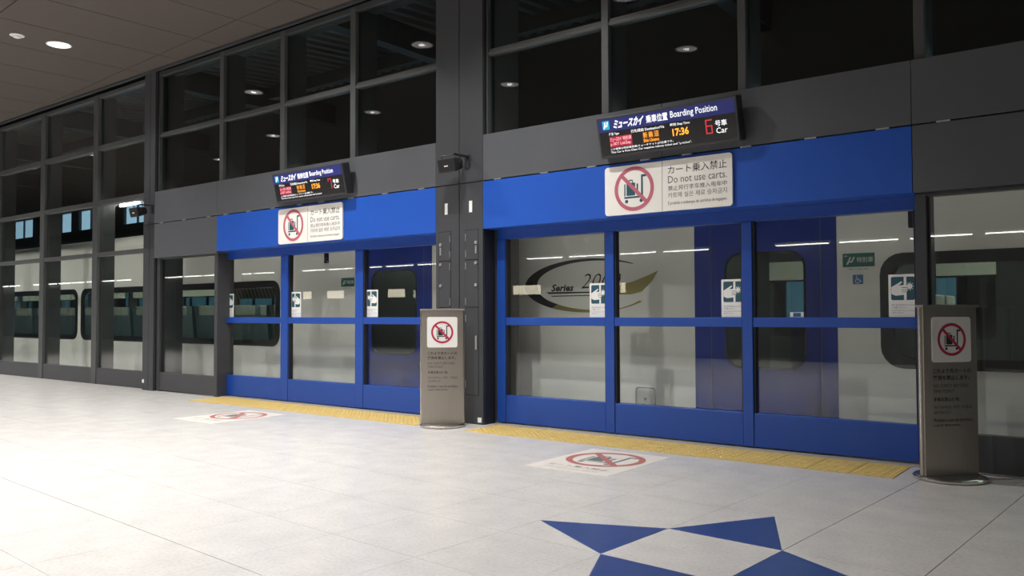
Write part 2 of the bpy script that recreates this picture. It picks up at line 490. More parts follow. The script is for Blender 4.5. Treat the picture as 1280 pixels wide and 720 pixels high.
# clerestory glazing above the doors
def clerestory(name, label, xs, ends):
    w = struct(name, label); Yc = .055
    for a, b in xs: fin(a, b, Yc, 2.885, 4.66, w, .36)
    e0, e1 = ends
    for a, b in ((e0, e0+.02), (e1-.02, e1)): B(a, b, Yc, Yc+.08, 2.885, 4.66, G_FRAME, 'jamb', w)
    edges = [e0+.02] + [q for p in xs for q in p] + [e1-.02]
    for k in range(0, len(edges), 2):
        a, b = edges[k], edges[k+1]
        B(a, b, Yc+.005, Yc+.10, 3.700, 3.735, G_FRAME, 'transom', w, c=.003)
        B(a, b, Yc+.02, Yc+.08, 3.735, 3.765, G_FRAME, 'transom', w, c=.003)
        B(a, b, Yc, Yc+.09, 4.60, 4.66, G_DARK, 'head_rail', w)
        B(a, b, Yc+.046, Yc+.054, 2.887, 3.700, GLASS_C, 'pane', w)
        B(a, b, Yc+.046, Yc+.054, 3.765, 4.60, GLASS_C, 'pane', w)
    return w
clerestory('window_2', 'upper row of dark panes above the far blue doors', [(-9.952, -9.865), (-8.635, -8.55), (-7.325, -7.235)], (-11.495, -5.925))
clerestory('window_3', 'upper row of dark panes above the near blue doors', [(-3.930, -3.855), (-2.640, -2.570), (-1.328, -1.255), (-.01, .065), (1.30, 1.375), (2.6, 2.675)], (-5.28, 4.0))
# fixed grey glazed screens at the ends of the blue doors
def screen(name, label, x0, posts, x1, ztop=1.925):
    w = struct(name, label); Ys = .045
    P = [(x0, x0+.075)] + posts + [(x1-.075, x1)]
    for a, b in P: B(a, b, Ys, .30, 0, ztop, G_KICK, 'post', w, c=.004)
    for k in range(len(P)-1):
        a, b = P[k][1], P[k+1][0]
        B(a, b, Ys+.01, Ys+.09, .015, .268, G_KICK, 'kick_panel', w, c=.003)
        B(a, b, Ys+.01, Ys+.09, ztop-.02, ztop, G_KICK, 'head_rail', w)
        B(a, b, Ys+.045, Ys+.055, .268, ztop-.02, GLASS, 'pane', w)
        mb = MB()
        for q in (a, b-.012): mb.box(q, q+.012, Ys+.03, Ys+.07, .268, ztop-.02, BLACK)
        mb.build('gasket', w)
    return w
screen('window_4', 'grey framed fixed glass beside the slim column', -11.495, [], -9.955)
screen('window_5', 'dark grey framed fixed glass behind the nearest sign stand', -1.337, [(.70, .78)], 2.7, 1.940)

# ================================================================== sliding platform doors
def doors(name, label, stiles, side):
    d = struct(name, label)
    Yd = .19
    xa, xb = stiles[0][0], stiles[-1][1]
    B(xa, xb, Yd, Yd+.10, 1.848, 2.09, BLUE_D, 'header', d, c=.003)
    B(xa, xb, .10, Yd+.12, .0, .006, SILL, 'threshold', d, c=.002)
    for a, b in stiles:
        s = B(a, b, Yd-.006, Yd+.075, .018, 1.848, BLUE_D, 'stile', d, c=.004)
    for k in range(len(stiles)-1):
        a, b = stiles[k][1], stiles[k+1][0]
        B(a+.002, b-.002, Yd, Yd+.07, .02, .287, BLUE_D, 'kick_panel', d, c=.003)
        B(a, b, Yd-.002, Yd+.07, .985, 1.063, BLUE_D, 'middle_rail', d, c=.004)
        for z0, z1 in ((.287, .985), (1.063, 1.848)):
            B(a, b, Yd+.046, Yd+.054, z0, z1, GLASS, 'pane', d)
            mb = MB()
            for q in (a, b-.014): mb.box(q, q+.014, Yd+.01, Yd+.068, z0, z1, BLACK)
            mb.build('gasket', d)
    return d
D1 = doors('door_1', 'far set of blue framed glass platform doors', [(-10.05, -9.985), (-8.775, -8.629), (-7.378, -7.241), (-6.02, -5.93)], -1)
D2 = doors('door_2', 'near set of blue framed glass platform doors', [(-5.256, -5.149), (-3.984, -3.891), (-2.680, -2.592), (-1.367, -1.34)], 1)

B(-2.30, -2.195, .229, .2355, 1.066, 1.105, mat('notice_white', (.75, .76, .78), .4), 'notice_plate', D2, label='small pale plate on the glass just above the middle rail')
B(-2.275, -2.215, .2275, .229, 1.07, 1.10, mat('notice_blue', (.03, .08, .25), .4), 'notice_print', D2)

# ================================================================== pictograms
def no_cart(mb, F, cx, cy, R, red, ink, o=.0012):
    """round prohibition sign: luggage trolley with a bag, struck through"""
    s = R
    def q(pts): return [(cx+x*s, cy+y*s) for x, y in pts]
    mb.prism([q(rect(-.50, -.42, .46, -.34))], ink, 0, o, F)                       # trolley deck
    for x in (-.38, .36): mb.prism([circ(cx+x*s, cy-.55*s, .085*s, 14)], ink, 0, o, F)
    mb.prism([q([(.36, -.36), (.45, -.36), (.45, .50), (.62, .50), (.62, .60), (.36, .60)])], ink, 0, o, F)   # handle post
    mb.prism([q(rect(-.50, -.30, -.44, .24))], ink, 0, o, F)
    mb.prism([q(rrect(-.38, -.30, .06, .28, .04, 2))], ink, 0, o, F)               # suitcase
    mb.prism([q(rrect(-.26, .24, -.06, .42, .04, 2)), rev(q(rrect(-.22, .26, -.10, .37, .02, 2)))], ink, 0, o, F)
    mb.prism([q(rect(.13, -.30, .21, .22))], ink, 0, o, F)
    c = math.cos(PI/4)
    w = .085
    mb.prism([[(cx+(x*c+y*c)*s, cy+(-x*c+y*c)*s) for x, y in rect(-.87, -w, .87, w)]], red, 0, o*1.6, F)
    mb.prism([circ(cx, cy, R, 40), rev(circ(cx, cy, R*.83, 40))], red, 0, o*1.9, F)

# ------------------------------------------------------------------ hanging cart signs on the blue fascia
def cart_sign(x0, x1, label):
    z0, z1 = 1.962, 2.392; W, H = x1-x0, z1-z0
    t = thing('cart_sign', label, 'sign', (x0, -.001, z0), 0, 'wall signs about carts')
    F = frame((0, -.022, 0), (1, 0, 0), (0, 0, 1))
    mb = MB(); hw = W*.475
    L = rrect(0, 0, W, H, .03)
    mb.prism([L], OFFW, .02, 0, F); mb.build('board', t)
    mb = MB(); mb.prism([rect(hw-.002, .002, hw+.002, H-.002)], INK_G, 0, .0008, F); mb.build('panel_joint', t)
    mb = MB(); no_cart(mb, F, hw*.52, H*.51, H*.45, PINKRED, TEAL); mb.build('pictogram', t)
    mb = MB(); x = hw+.055; w = W-hw-.10
    text(mb, 'カート乗入禁止', F, x, .31, w, .07, INK, bold=.004)
    text(mb, 'Do not use carts.', F, x, .232, w, .062, INK_G)
    text(mb, '禁止将行李车推入电车中', F, x, .168, w, .043, INK_G)
    text(mb, '카트에 실은 채로 승차금지', F, x, .108, w, .045, INK_G)
    text(mb, 'É proibido o embarque de carrinhos de bagagem.', F, x, .042, w, .043, INK_G)
    mb.build('lettering', t)
    return t
cart_sign(-3.852, -2.664, 'white no carts sign under the nearer display board, on the larger looking blue panel')
cart_sign(-8.549, -7.361, 'white no carts sign under the farther display board, beyond the dark column')

# ------------------------------------------------------------------ LED boards
HOUSE = mat('board_housing', (0.035, 0.037, 0.042), 0.4)
HBLUE = mat('backlit_blue_header', (0.014, 0.018, 0.13), 0.3, emit=(0.016, 0.022, 0.15), es=.3)
SCR = mat('led_screen', (0.010, 0.009, 0.010), 0.25)
LED_W = mat('lit_white_lettering', (.8, .8, .8), .4, emit=(.85, .88, .95), es=.6)
LED_R = mat('led_red', (.05, 0, .006), .4, emit=(1.0, .02, .09), es=.27)
LED_RD = mat('led_red_digit', (.2, 0, .02), .4, emit=(.75, .05, .06), es=.5)
LED_P = mat('led_pink', (.4, .2, .2), .4, emit=(1.0, .45, .50), es=.9)
LED_O = mat('led_amber', (.3, .1, 0), .4, emit=(1.0, .36, .03), es=1.2)
LED_DB = mat('led_amber_field', (.02, .006, 0), .4, emit=(.05, .010, .001), es=.4)
AQUA = mat('aqua_emblem', (.02, .25, .35), .4, emit=(.02, .26, .38), es=.8)
def led_board(x0, label, digit):
    W, H, D = 1.285, .355, .115
    t = thing('display_board', label, 'display board', (x0, 0, 2.458), 0, 'train display boards on the grey fascia')
    tilt = math.radians(13)
    v = Vector((0, -math.sin(tilt), math.cos(tilt))); F = frame((0, -.105, 0), (1, 0, 0), v)
    mb = MB(); mb.M = F; mb.box(0, W, 0, H, -D, 0, HOUSE, .008); mb.build('housing', t)
    mb = MB(); mb.box(.18, .26, -.06, -.002, .05, .28, G_DARK); mb.build('bracket', t)
    mb = MB(); mb.box(W-.26, W-.18, -.06, -.002, .05, .28, G_DARK); mb.build('bracket', t)
    b = .022
    mb = MB(); mb.prism([rect(b, .225, W-b, H-b)], HBLUE, .003, .0035, F); hd = mb.build('header_strip', t)
    mb = MB(); mb.prism([rect(b, b, W-b, .225)], SCR, .003, .003, F); sc = mb.build('screen', t)
    o = .0046
    mb = MB(); mb.prism([rrect(.06, .245, .128, .32, .006, 2)], AQUA, 0, o, F)
    text(mb, 'μ', F, .070, .255, .048, .055, LED_W, o+.0006, .02, .3); mb.build('emblem', hd)
    mb = MB()
    text(mb, 'ミュースカイ', F, .165, .243, .30, .075, LED_W, o, .04, .6)
    text(mb, '乗車位置', F, .485, .247, .20, .066, LED_W, o, .02)
    text(mb, 'Boarding Position', F, .71, .243, .41, .070, LED_W, o, .008); mb.build('lettering', hd)
    mb = MB()
    text(mb, '種別 Type', F, .115, .187, .10, .028, LED_W, o, .01)
    text(mb, '行先/経由 Destination/Via', F, .33, .187, .315, .028, LED_W, o, .008)
    text(mb, '時刻 Dep.Time', F, .70, .187, .175, .028, LED_W, o, .01)
    text(mb, 'この電車は特別車両券(ミューチケット)が必要です。', F, .115, .060, .60, .022, LED_W, o, .004)
    text(mb, 'This Car is First Class Car requires railway ticket and "μ-ticket".', F, .115, .033, .76, .022, LED_W, o, .004)
    text(mb, '号車', F, 1.09, .135, .10, .048, LED_W, o, .012)
    text(mb, 'Car', F, 1.095, .080, .095, .045, LED_W, o, .006)
    mb.build('screen_lettering', sc)
    mb = MB(); mb.prism([rect(.115, .088, .335, .180)], LED_R, 0, o, F)
    text(mb, 'ミュースカイ', F, .12, .138, .115, .034, LED_P, o+.0006, .02, .3)
    text(mb, '特別車', F, .245, .138, .085, .034, LED_P, o+.0006, .008)
    text(mb, 'μ-SKY Ltd.Exp.', F, .12, .096, .205, .034, LED_P, o+.0006, .008); mb.build('red_readout', sc)
    mb = MB(); mb.prism([rect(.435, .088, .595, .182)], LED_DB, 0, o, F)
    for i_, ch in enumerate('新鵜沼'): text(mb, ch, F, .442+.052*i_, .128, .040, .048, LED_O, o+.0006, .004)
    text(mb, 'Shin Unuma', F, .442, .093, .145, .028, LED_O, o+.0006, .012)
    text(mb, '17:36', F, .715, .108, .145, .062, LED_O, o+.0006, .03); mb.build('amber_readout', sc)
    mb = MB(); S = .0105; X0, X1, Z0, Z1 = 1.008, 1.066, .085, .200
    def seg(a, b_, c, d): mb.prism([rect(a, b_, c, d)], LED_RD, 0, o, F)
    zm = (Z0+Z1)/2
    if digit == 6:
        seg(X0, Z1-S, X1, Z1); seg(X0, Z0, X0+S, Z1-S); seg(X0+S, Z0, X1, Z0+S); seg(X1-S, Z0+S, X1, zm+S); seg(X0+S, zm, X1-S, zm+S)
    else:
        seg(X0, Z1-S, X1, Z1); seg(X1-S, Z0, X1, Z1-S); seg(X0, Z1-.035, X0+S, Z1-S)
    mb.build('car_digit', sc)
    return t
led_board(-3.842, 'tilted LED board above the near doors, red digit 6, amber 17:36', 6)
led_board(-8.475, 'tilted LED board above the far doors, red digit 7, amber 17:36', 7)

# ------------------------------------------------------------------ loudspeakers
SPK = mat('speaker_black', (0.018, 0.018, 0.02), 0.45)
GRILL = mat('speaker_grille', (0.012, 0.012, 0.013), 0.7, 0, .3, bump=.6, nscale=220)
def speaker(x, z, label):
    t = thing('loudspeaker', label, 'speaker', (x, 0, z), 0, 'boxy wall speakers')
    yk = -.19
    mb = MB(); mb.box(.03, .09, -.014, -.001, -.03, .11, SPK, .003); mb.box(.04, .08, yk-.03, -.01, .082, .098, SPK, .003); mb.build('wall_bracket', t)
    mb = MB()
    mb.bar((-.122, yk, .0), (-.122, yk, .09), .005, SPK); mb.bar((.122, yk, .0), (.122, yk, .09), .005, SPK); mb.bar((-.126, yk, .09), (.126, yk, .09), .005, SPK)
    mb.build('yoke', t)
    mb = MB(); mb.M = Matrix.Translation((0, yk, -.01)) @ Matrix.Rotation(math.radians(14), 4, 'X')
    rs = []
    for y, sx, sz in ((.085, .085, .042), (.04, .105, .055), (-.06, .114, .068), (-.072, .111, .065)):
        rs.append([(px, y, pz) for px, pz in rrect(-sx, -sz, sx, sz, .014, 3)])
    mb.rings([list(reversed(r_)) for r_ in rs], SPK); body = mb.build('cabinet', t, smooth=True)
    mb2 = MB(); mb2.M = mb.M; mb2.prism([rrect(-.103, -.057, .103, .057, .012, 3)], GRILL, .004, 0, frame((0, -.074, 0), (1, 0, 0), (0, 0, 1)))
    mb2.build('grille', body)
    mb3 = MB(); mb3.M = mb.M; mb3.box(-.024, .024, -.078, -.0745, -.012, .0, WHITE); mb3.build('badge', body, label='small white badge on the grille')
    for q in (-1, 1): MB().cyl((q*.125-.006, yk, -.002), .014, .012, SPK, 'x', 12).build('knob', t)
    return t
speaker(-5.541, 2.60, 'black box loudspeaker on the column between the two blue doors')
speaker(-11.60, 2.60, 'black box loudspeaker on the slim column by the tall glazing')

# ------------------------------------------------------------------ caution stickers on the door glass
def sticker(x0, label, mirror):
    W, H = .197, .315
    t = thing('caution_sticker', label, 'sticker', (x0, .2335, 1.066), 0, 'hand caution stickers on the door glass')
    F = frame((0, 0, 0), (1, 0, 0), (0, 0, 1))
    mb = MB(); mb.prism([rrect(0, 0, W, H, .006, 2)], WHITE, .001, 0, F); mb.build('backing', t)
    def X(p): return [(W-a, b) for a, b in reversed(p)] if mirror else p
    mb = MB()
    mb.prism([X(rrect(.018, .125, .179, .297, .012, 3))], TEAL, 0, .0007, F)
    mb.prism([X(rect(.106, .126, .124, .296))], WHITE, 0, .0012, F)
    hand = [(.020, .222), (.060, .245), (.090, .264), (.096, .256), (.072, .232), (.105, .236), (.128, .228), (.128, .218), (.098, .217),
            (.130, .212), (.130, .202), (.098, .201), (.130, .197), (.130, .187), (.096, .186), (.125, .179), (.123, .170), (.095, .162), (.050, .158), (.020, .172)]
    mb.prism([X(hand)], WHITE, 0, .0018, F)
    for zz in (.2165, .2005, .1855): mb.prism([X(rect(.092, zz-.002, .128, zz+.002))], TEAL, 0, .0022, F)
    cx, cy = .146, .226
    st = [(cx+(.032 if k % 2 == 0 else .014)*math.cos(k*PI/9), cy+(.036 if k % 2 == 0 else .015)*math.sin(k*PI/9)) for k in range(18)]
    mb.prism([X(st)], WHITE, 0, .0022, F); mb.build('pictogram', t)
    mb = MB()
    text(mb, '扉に手を挟まれないように', F, .022, .083, .155, .014, INK_G, .0008, res=1)
    text(mb, 'ご注意ください。', F, .022, .064, .10, .014, INK_G, .0008, res=1)
    text(mb, 'Keep hands clear of closing', F, .022, .042, .155, .012, INK_G, .0008, res=1)
    text(mb, 'platform doors.', F, .022, .026, .08, .012, INK_G, .0008, res=1)
    mb.build('lettering', t)
sticker(-4.182, 'hand caution sticker over the gold train emblem', False)
sticker(-2.879, 'hand caution sticker in front of the blue train door by the near middle stile', False)
sticker(-1.566, 'hand caution sticker beside the wheelchair mark near the sign stand', False)
sticker(-10.06, 'hand caution sticker at the far edge of the far doors', True)
sticker(-8.628, 'hand caution sticker under the black train number box, far doors', True)
sticker(-7.240, 'hand caution sticker in front of the far blue train door', True)

# ------------------------------------------------------------------ sign stands
def stand(loc, rz, label):
    t = thing('sign_stand', label, 'sign stand', loc, rz, 'steel no carts sign stands')
    mb = MB(); mb.lathe((0, 0, 0), [(.214, 0), (.222, .006), (.223, .018), (.214, .027), (.19, .0315)], CHROME, 48); mb.build('base', t, smooth=True)
    W, z0, z1, hy = .202, .0318, 1.132, .028
    mb = MB(); n = 10                                          # gently bowed front face
    pr = []
    for i in range(n+1):
        x = -W+2*W*i/n; pr.append((x, -hy-.010*(1-(x/W)**2)))
    pr += [(W, hy), (-W, hy)]
    mb.rings([[(x, y, z0) for x, y in pr], [(x, y, z1) for x, y in pr]], STEEL); pan = mb.build('panel', t, smooth=True)
    for s in (-1, 1):
        mb = MB(); mb.bar((s*(W+.004), 0, z0), (s*(W+.004), 0, z1+.004), .012, CHROME, 12); mb.build('edge_rail', t, smooth=True)
    B(-W-.016, W+.016, -.044, .034, z1+.0005, z1+.018, STEEL, 'top_cap', t, c=.004)
    F = frame((0, -.040, 0), (1, 0, 0), (0, 0, 1))
    mb = MB(); mb.prism([rrect(-.148, .772, .148, 1.070, .02, 4)], WHITE, .006, 0, F); pl = mb.build('sign_plate', t)
    mb = MB(); no_cart(mb, F, 0, .921, .108, RED, INK); mb.build('pictogram', pl)
    F2 = frame((0, -.0385, 0), (1, 0, 0), (0, 0, 1))
    mb = MB(); x = -.142
    text(mb, 'これより先カートの', F2, x, .700, .285, .031, INK, .001, .012)
    text(mb, '使用を禁止します。', F2, x, .655, .275, .031, INK, .001, .012)
    text(mb, 'NO CARTS BEYOND', F2, x, .607, .265, .022, INK_G, .001)
    text(mb, 'THIS POINT.', F2, x, .572, .16, .022, INK_G, .001)
    text(mb, '手推车禁止使用。', F2, x, .516, .20, .026, INK, .001, .006)
    text(mb, '여기부터는 카트 사용을', F2, x, .466, .29, .023, INK_G, .001)
    text(mb, '금지합니다.', F2, x, .433, .13, .023, INK_G, .001)
    text(mb, 'Proibido o uso de carrinhos', F2, x, .382, .29, .023, INK, .001)
    text(mb, 'a partir deste ponto.', F2, x, .348, .20, .023, INK, .001)
    mb.build('lettering', pan)
    return t
s1 = stand((-1.10, -.215, 0), math.radians(50), 'steel no carts sign stand at the end of the near doors, beside grey glass')
clone(s1, (-5.555, -.30, 0), 'steel no carts sign stand in front of the dark column between the doors', math.radians(40))

# ------------------------------------------------------------------ tactile paving
def tactile(x0, n, label):
    P = .2895; y0, y1 = -.428, .088
    t = thing('tactile_paving', label, 'tactile paving', (x0, y0, .0005), 0, 'yellow tactile strips')
    mb = MB(); w, d, h = P-.0055, y1-y0, .004
    mb.box(0, w, 0, d, 0, h, YELLOW, .001)
    nx, ny = 5, 9
    for i in range(nx):
        for j in range(ny):
            cx, cy = w*(i+.5)/nx, d*(j+.5)/ny
            a = [(cx+.014*math.cos(k*PI/3), cy+.014*math.sin(k*PI/3), h) for k in range(6)]
            b = [(cx+.009*math.cos(k*PI/3), cy+.009*math.sin(k*PI/3), h+.0045) for k in range(6)]
            mb.rings([a, b], YELLOW, True, False, True)
    first = mb.build('tactile_tile', t)
    for k in range(1, n):
        o = first.copy(); COL.objects.link(o); o.parent = t; o.location = (P*k, 0, 0)
    return t
tactile(-1.395-.2895*13, 13, 'yellow dotted tactile strip in front of the near blue doors')
tactile(-5.80-.2895*14, 14, 'yellow dotted tactile strip in front of the far blue doors')

# ------------------------------------------------------------------ floor stickers
DECAL = mat('cream_floor_print', (0.66, 0.61, 0.56), 0.4, 0, .5, .05, 8)
DEC_INK = mat('worn_grey_print', (0.13, 0.15, 0.15), 0.5)
DEC_T = mat('pale_print_text', (0.42, 0.43, 0.36), 0.5)
def decal(x0, y0, label):
    W, D = .70, .94
    t = thing('floor_sticker', label, 'floor sticker', (x0, y0, .0004), 0, 'no carts floor stickers')
    F = frame((0, 0, .0008), (1, 0, 0), (0, 1, 0))
    mb = MB(); mb.prism([rect(0, 0, W, D)], DECAL, .0008, 0, F); mb.build('backing', t)
    mb = MB(); no_cart(mb, F, W*.5, D*.60, .30, DECRED, DEC_INK, .0006); mb.build('pictogram', t)
    mb = MB(); text(mb, 'カート乗入禁止', F, .10, .16, .50, .055, DEC_INK, .0006)
    text(mb, 'Do not use carts.', F, .12, .08, .46, .045, DEC_T, .0006); mb.build('lettering', t)
    return t
decal(-3.647, -1.515, 'cream no carts sticker on the floor before the near yellow strip')
decal(-8.262, -1.56, 'cream no carts sticker on the floor before the far yellow strip')

# ================================================================== train
TY = .80
TW = mat('train_white', (0.84, 0.815, 0.755), 0.35, 0, .5)
TB = mat('train_blue', (0.006, 0.030, 0.27), 0.5, 0, .3)
TRIM = mat('train_edge_trim', (0.06, 0.08, 0.18), 0.4)
TBK = mat('train_black_band', (0.008, 0.008, 0.009), 0.25)
GOLD = mat('gold_foil', (0.34, 0.28, 0.10), 0.4, 0.3)
EMB_BK = mat('emblem_black', (0.012, 0.014, 0.013), 0.3)
TGREEN = mat('green_plate', (0.008, 0.13, 0.095), 0.5)
WCB = mat('wheelchair_blue', (0.03, 0.16, 0.36), 0.5)
SEAT = mat('seat_cloth', (0.16, 0.20, 0.21), 0.9)
CLOTH = mat('headrest_white', (0.62, 0.60, 0.52), 0.9)
INT = mat('cabin_wall', (0.035, 0.038, 0.037), 0.7)
CABL = mat('cabin_light', (.8, .8, .75), .5, emit=(1.0, .95, .84), es=20.0)
BLIND = mat('cabin_blind', (0.78, 0.74, 0.60), 0.8)
STRIPE = mat('striped_curtain_red', (0.48, 0.12, 0.09), 0.8)
UNDER = mat('underframe', (0.03, 0.03, 0.032), 0.7)
train = thing('train', 'white limited express train with blue doors standing behind the glass', 'train', (0, TY, 0))
FT = frame((0, 0, 0), (1, 0, 0), (0, 0, 1))                    # local: outer side at y=0, inside +y
X0t, X1t = -34.0, 6.0
DR = [(-8.03, -6.728), (-3.388, -2.102)]
WN = [(-1.763, 4.0), (-12.4, -9.612), (-15.45, -12.52), (-18.5, -15.57), (-21.6, -18.62), (-24.7, -21.72), (-27.8, -24.82), (-30.9, -27.92)]
WZ0, WZ1 = .655, 1.575
body_loop = rect(X0t, -.75, X1t, 2.26)
holes = [rrect(a, WZ0, b, WZ1, .17) for a, b in WN] + [rect(a, -.10, b, 2.02) for a, b in DR]
MB().prism([body_loop]+[rev(h) for h in holes], TW, .05, 0, FT).build('side_shell', train)
# roof and far side
prof = [(.0, 2.26), (.03, 2.34), (.12, 2.42), (.30, 2.48), (.7, 2.53), (1.35, 2.56), (2.0, 2.53), (2.4, 2.48), (2.58, 2.42), (2.67, 2.34), (2.70, 2.26)]
inn = [(y*(1-.04)+.054, z-.05) for y, z in prof]
mb = MB(); mb.rings([[(x, y, z) for y, z in prof+inn[::-1]] for x in (X0t, X1t)], TW); mb.build('roof', train, smooth=True)
FW = [(-2.85+1.95*k, -1.30+1.95*k) for k in range(-15, 4)]
fholes = [rrect(a, .82, b, 1.68, .1) for a, b in FW]
F2 = frame((0, 2.65, 0), (1, 0, 0), (0, 0, 1))
MB().prism([rect(X0t, -.75, X1t, 2.26)]+[rev(h) for h in fholes], INT, .05, .0, F2).build('far_side_shell', train)
B(X0t, X1t, .05, 2.60, -.06, .02, UNDER, 'cabin_floor', train)
B(X0t, X1t, .055, 2.60, 2.16, 2.20, INT, 'cabin_ceiling', train)
B(X0t+.4, X1t-.4, 1.25, 1.40, 2.135, 2.159, CABL, 'cabin_light', train)
B(X0t+.3, X1t-.3, .2, 2.5, -.95, -.76, UNDER, 'underframe', train)
for a, b in FW:
    MB().box(a-.02, b+.02, 2.56, 2.58, 1.485, 1.70, BLIND).box(a-.02, b+.02, 2.55, 2.59, 1.465, 1.485, TBK).build('window_blind', train)
    MB().prism([rrect(a-.01, .81, b+.01, 1.69, .1)], GLASS_T, .006, -.02, F2).build('far_pane', train)
# windows: black surround, tinted pane
for a, b in WN:
    sur = MB().prism([rrect(a-.002, WZ0-.002, b+.002, WZ1+.002, .172), rev(rrect(a+.10, WZ0+.085, b-.10, WZ1-.095, .11))], TBK, .03, .004, FT).build('window_frame', train)
    MB().prism([rrect(a+.098, WZ0+.083, b-.098, WZ1-.093, .11)], GLASS_T, .006, -.004, FT).build('pane', sur)
# doors
for k, (a, b) in enumerate(DR):
    wx0, wx1 = (a+.292, b-.262) if k == 1 else (a+.262, b-.252)
    wl = rrect(wx0, .605, wx1, 1.64, .14)
    sur = MB().prism([rect(a, -.10, b, 2.20)] + [rev(rrect(a+.165, -.06, b-.135, 2.045, .12))], TB, .04, .003, FT).build('door_surround', train, label='blue panel around the train door')
    lf = MB().prism([rrect(a+.160, -.062, b-.130, 2.047, .12), rev(wl)], TB, .03, -.002, FT).build('door_leaf', train, label='blue sliding train door')
    MB().prism([wl, rev(rrect(wx0+.018, .623, wx1-.018, 1.622, .125))], TBK, .012, -.001, FT).build('window_gasket', lf)
    MB().prism([rrect(wx0+.017, .622, wx1-.017, 1.623, .125)], GLASS_T, .006, -.015, FT).build('pane', lf)
    MB().prism([rrect(a+.159, -.063, b-.129, 2.048, .12), rev(rrect(a+.167, -.055, b-.137, 2.040, .113))], TRIM, .004, .0036, FT).build('door_edge_trim', sur)
# vestibule walls so that the doors do not open onto the seats
for x in (-8.30, -6.45, -3.65, -1.85):
    B(x-.02, x+.02, .06, 2.54, .02, 2.16, INT, 'partition', train)
# emblem
em = MB()
cx, cz, A, Bz = -4.565, 1.385, .795, .275
def arc(a0, a1, wfun, n=40, dx=0.0):
    o, i = [], []
    for k in range(n+1):
        t = math.radians(a0+(a1-a0)*k/n); w = wfun(k/n)
        o.append((cx+A*math.cos(t), cz+Bz*math.sin(t))); i.append((cx+(A-w)*math.cos(t), cz+(Bz-w*.36)*math.sin(t)))
    return o + i[::-1]
em.prism([arc(48, 185, lambda q: .015+.152*q**0.8, 30)], EMB_BK, 0, .0012, FT)
em.prism([arc(184, 236, lambda q: .167-.03*q, 20)], EMB_BK, 0, .0012, FT)
em.prism([arc(235.5, 300, lambda q: .137-.11*q, 24)], GOLD, 0, .0012, FT)
em.prism([[(cx+.05, cz-.062), (cx+.30, cz-.022), (cx+.52, cz+.025), (cx+.70, cz+.085), (cx+.80, cz+.125), (cx+.74, cz+.03), (cx+.62, cz-.075), (cx+.50, cz-.10), (cx+.15, cz-.09)]], GOLD, 0, .0012, FT)
em.prism([arc(296, 322, lambda q: .02+.02*q, 12)], GOLD, 0, .0012, FT)
em.build('emblem', train, label='black and gold swoosh emblem')
lt = MB()
text(lt, 'Series', FT, cx-.45, cz-.055, .28, .075, EMB_BK, .0016, .03, .25)
text(lt, '2000', FT, cx-.08, cz-.03, .47, .15, EMB_BK, .0016, -.012, .35)
lt.prism([[(cx-.52, cz-.060), (cx+.35, cz-.066), (cx+.35, cz-.074), (cx-.48, cz-.080)]], EMB_BK, 0, .0016, FT)
lt.prism([[(cx-.46, cz-.098), (cx+.10, cz-.098), (cx+.10, cz-.106), (cx-.44, cz-.108)]], EMB_BK, 0, .0016, FT)
lt.build('emblem_lettering', train)
# green car plates, wheelchair mark, number boxes, floor level hatch
def green_plate(x, z):
    g = MB().prism([rrect(x, z, x+.252, z+.112, .006, 2)], TGREEN, .002, .0025, FT).build('car_plate', train, label='green first class plate')
    mb = MB(); text(mb, 'μ', FT, x+.028, z+.020, .07, .062, WHITE, .0036, .02, .45); text(mb, '特別車', FT, x+.112, z+.034, .128, .046, WHITE, .0036, .008)
    mb.prism([rect(x+.012, z+.088, x+.036, z+.094)], WHITE, 0, .0036, FT); mb.build('lettering', g)
    mb = MB(); text(mb, 'FIRST CLASS CAR', FT, x+.05, z-.026, .15, .014, INK_G, .0012, res=1); mb.build('plate_caption', train)
green_plate(-2.053, 1.478); green_plate(-8.335, 1.455)
wc = MB().prism([rrect(-1.975, 1.335, -1.893, 1.412, .004, 2)], WCB, .002, .0025, FT).build('wheelchair_mark', train, label='blue wheelchair symbol')
mb = MB(); X, Z = -1.975, 1.335
mb.prism([circ(X+.030, Z+.063, .006, 10)], WHITE, 0, .0035, FT)
mb.prism([[(X+.027, Z+.054), (X+.034, Z+.054), (X+.035, Z+.044), (X+.050, Z+.044), (X+.050, Z+.038), (X+.036, Z+.038), (X+.037, Z+.031), (X+.055, Z+.031), (X+.062, Z+.015), (X+.072, Z+.019), (X+.070, Z+.024), (X+.065, Z+.022), (X+.059, Z+.036), (X+.030, Z+.036)]], WHITE, 0, .0035, FT)
A0 = [(X+.038+.020*math.cos(math.radians(a)), Z+.026+.020*math.sin(math.radians(a))) for a in range(130, 361, 12)]
A1 = [(X+.038+.0145*math.cos(math.radians(a)), Z+.026+.0145*math.sin(math.radians(a))) for a in range(130, 361, 12)]
mb.prism([A0+A1[::-1]], WHITE, 0, .0034, FT); mb.build('symbol', wc)
for x in (-1.545, -8.67):
    nb = MB().prism([rrect(x, 1.772, x+.09, 1.912, .008, 2)], TBK, .004, .005, FT).build('number_box', train, label='black car number box')
    mb = MB()
    for a, b, c, d in ((.03, .118, .07, .124), (.03, .022, .036, .118), (.036, .067, .066, .073), (.03, .016, .07, .022)): mb.prism([rect(x+a, 1.772+b, x+c, 1.772+d)], INK_G, 0, .006, FT)
    mb.build('digit', nb)
mb = MB(); o_ = rrect(-4.020, .05, -3.805, .385, .03, 3); i_ = rrect(-4.012, .058, -3.813, .377, .025, 3)
mb.prism([o_, rev(i_)], INK_G, 0, .0012, FT); mb.prism([[(-3.935, .285), (-3.895, .285), (-3.915, .25)]], INK, 0, .0012, FT)
mb.prism([rect(-3.94, .215, -3.93, .228)], INK, 0, .0012, FT)
mb.build('hatch_outline', train)
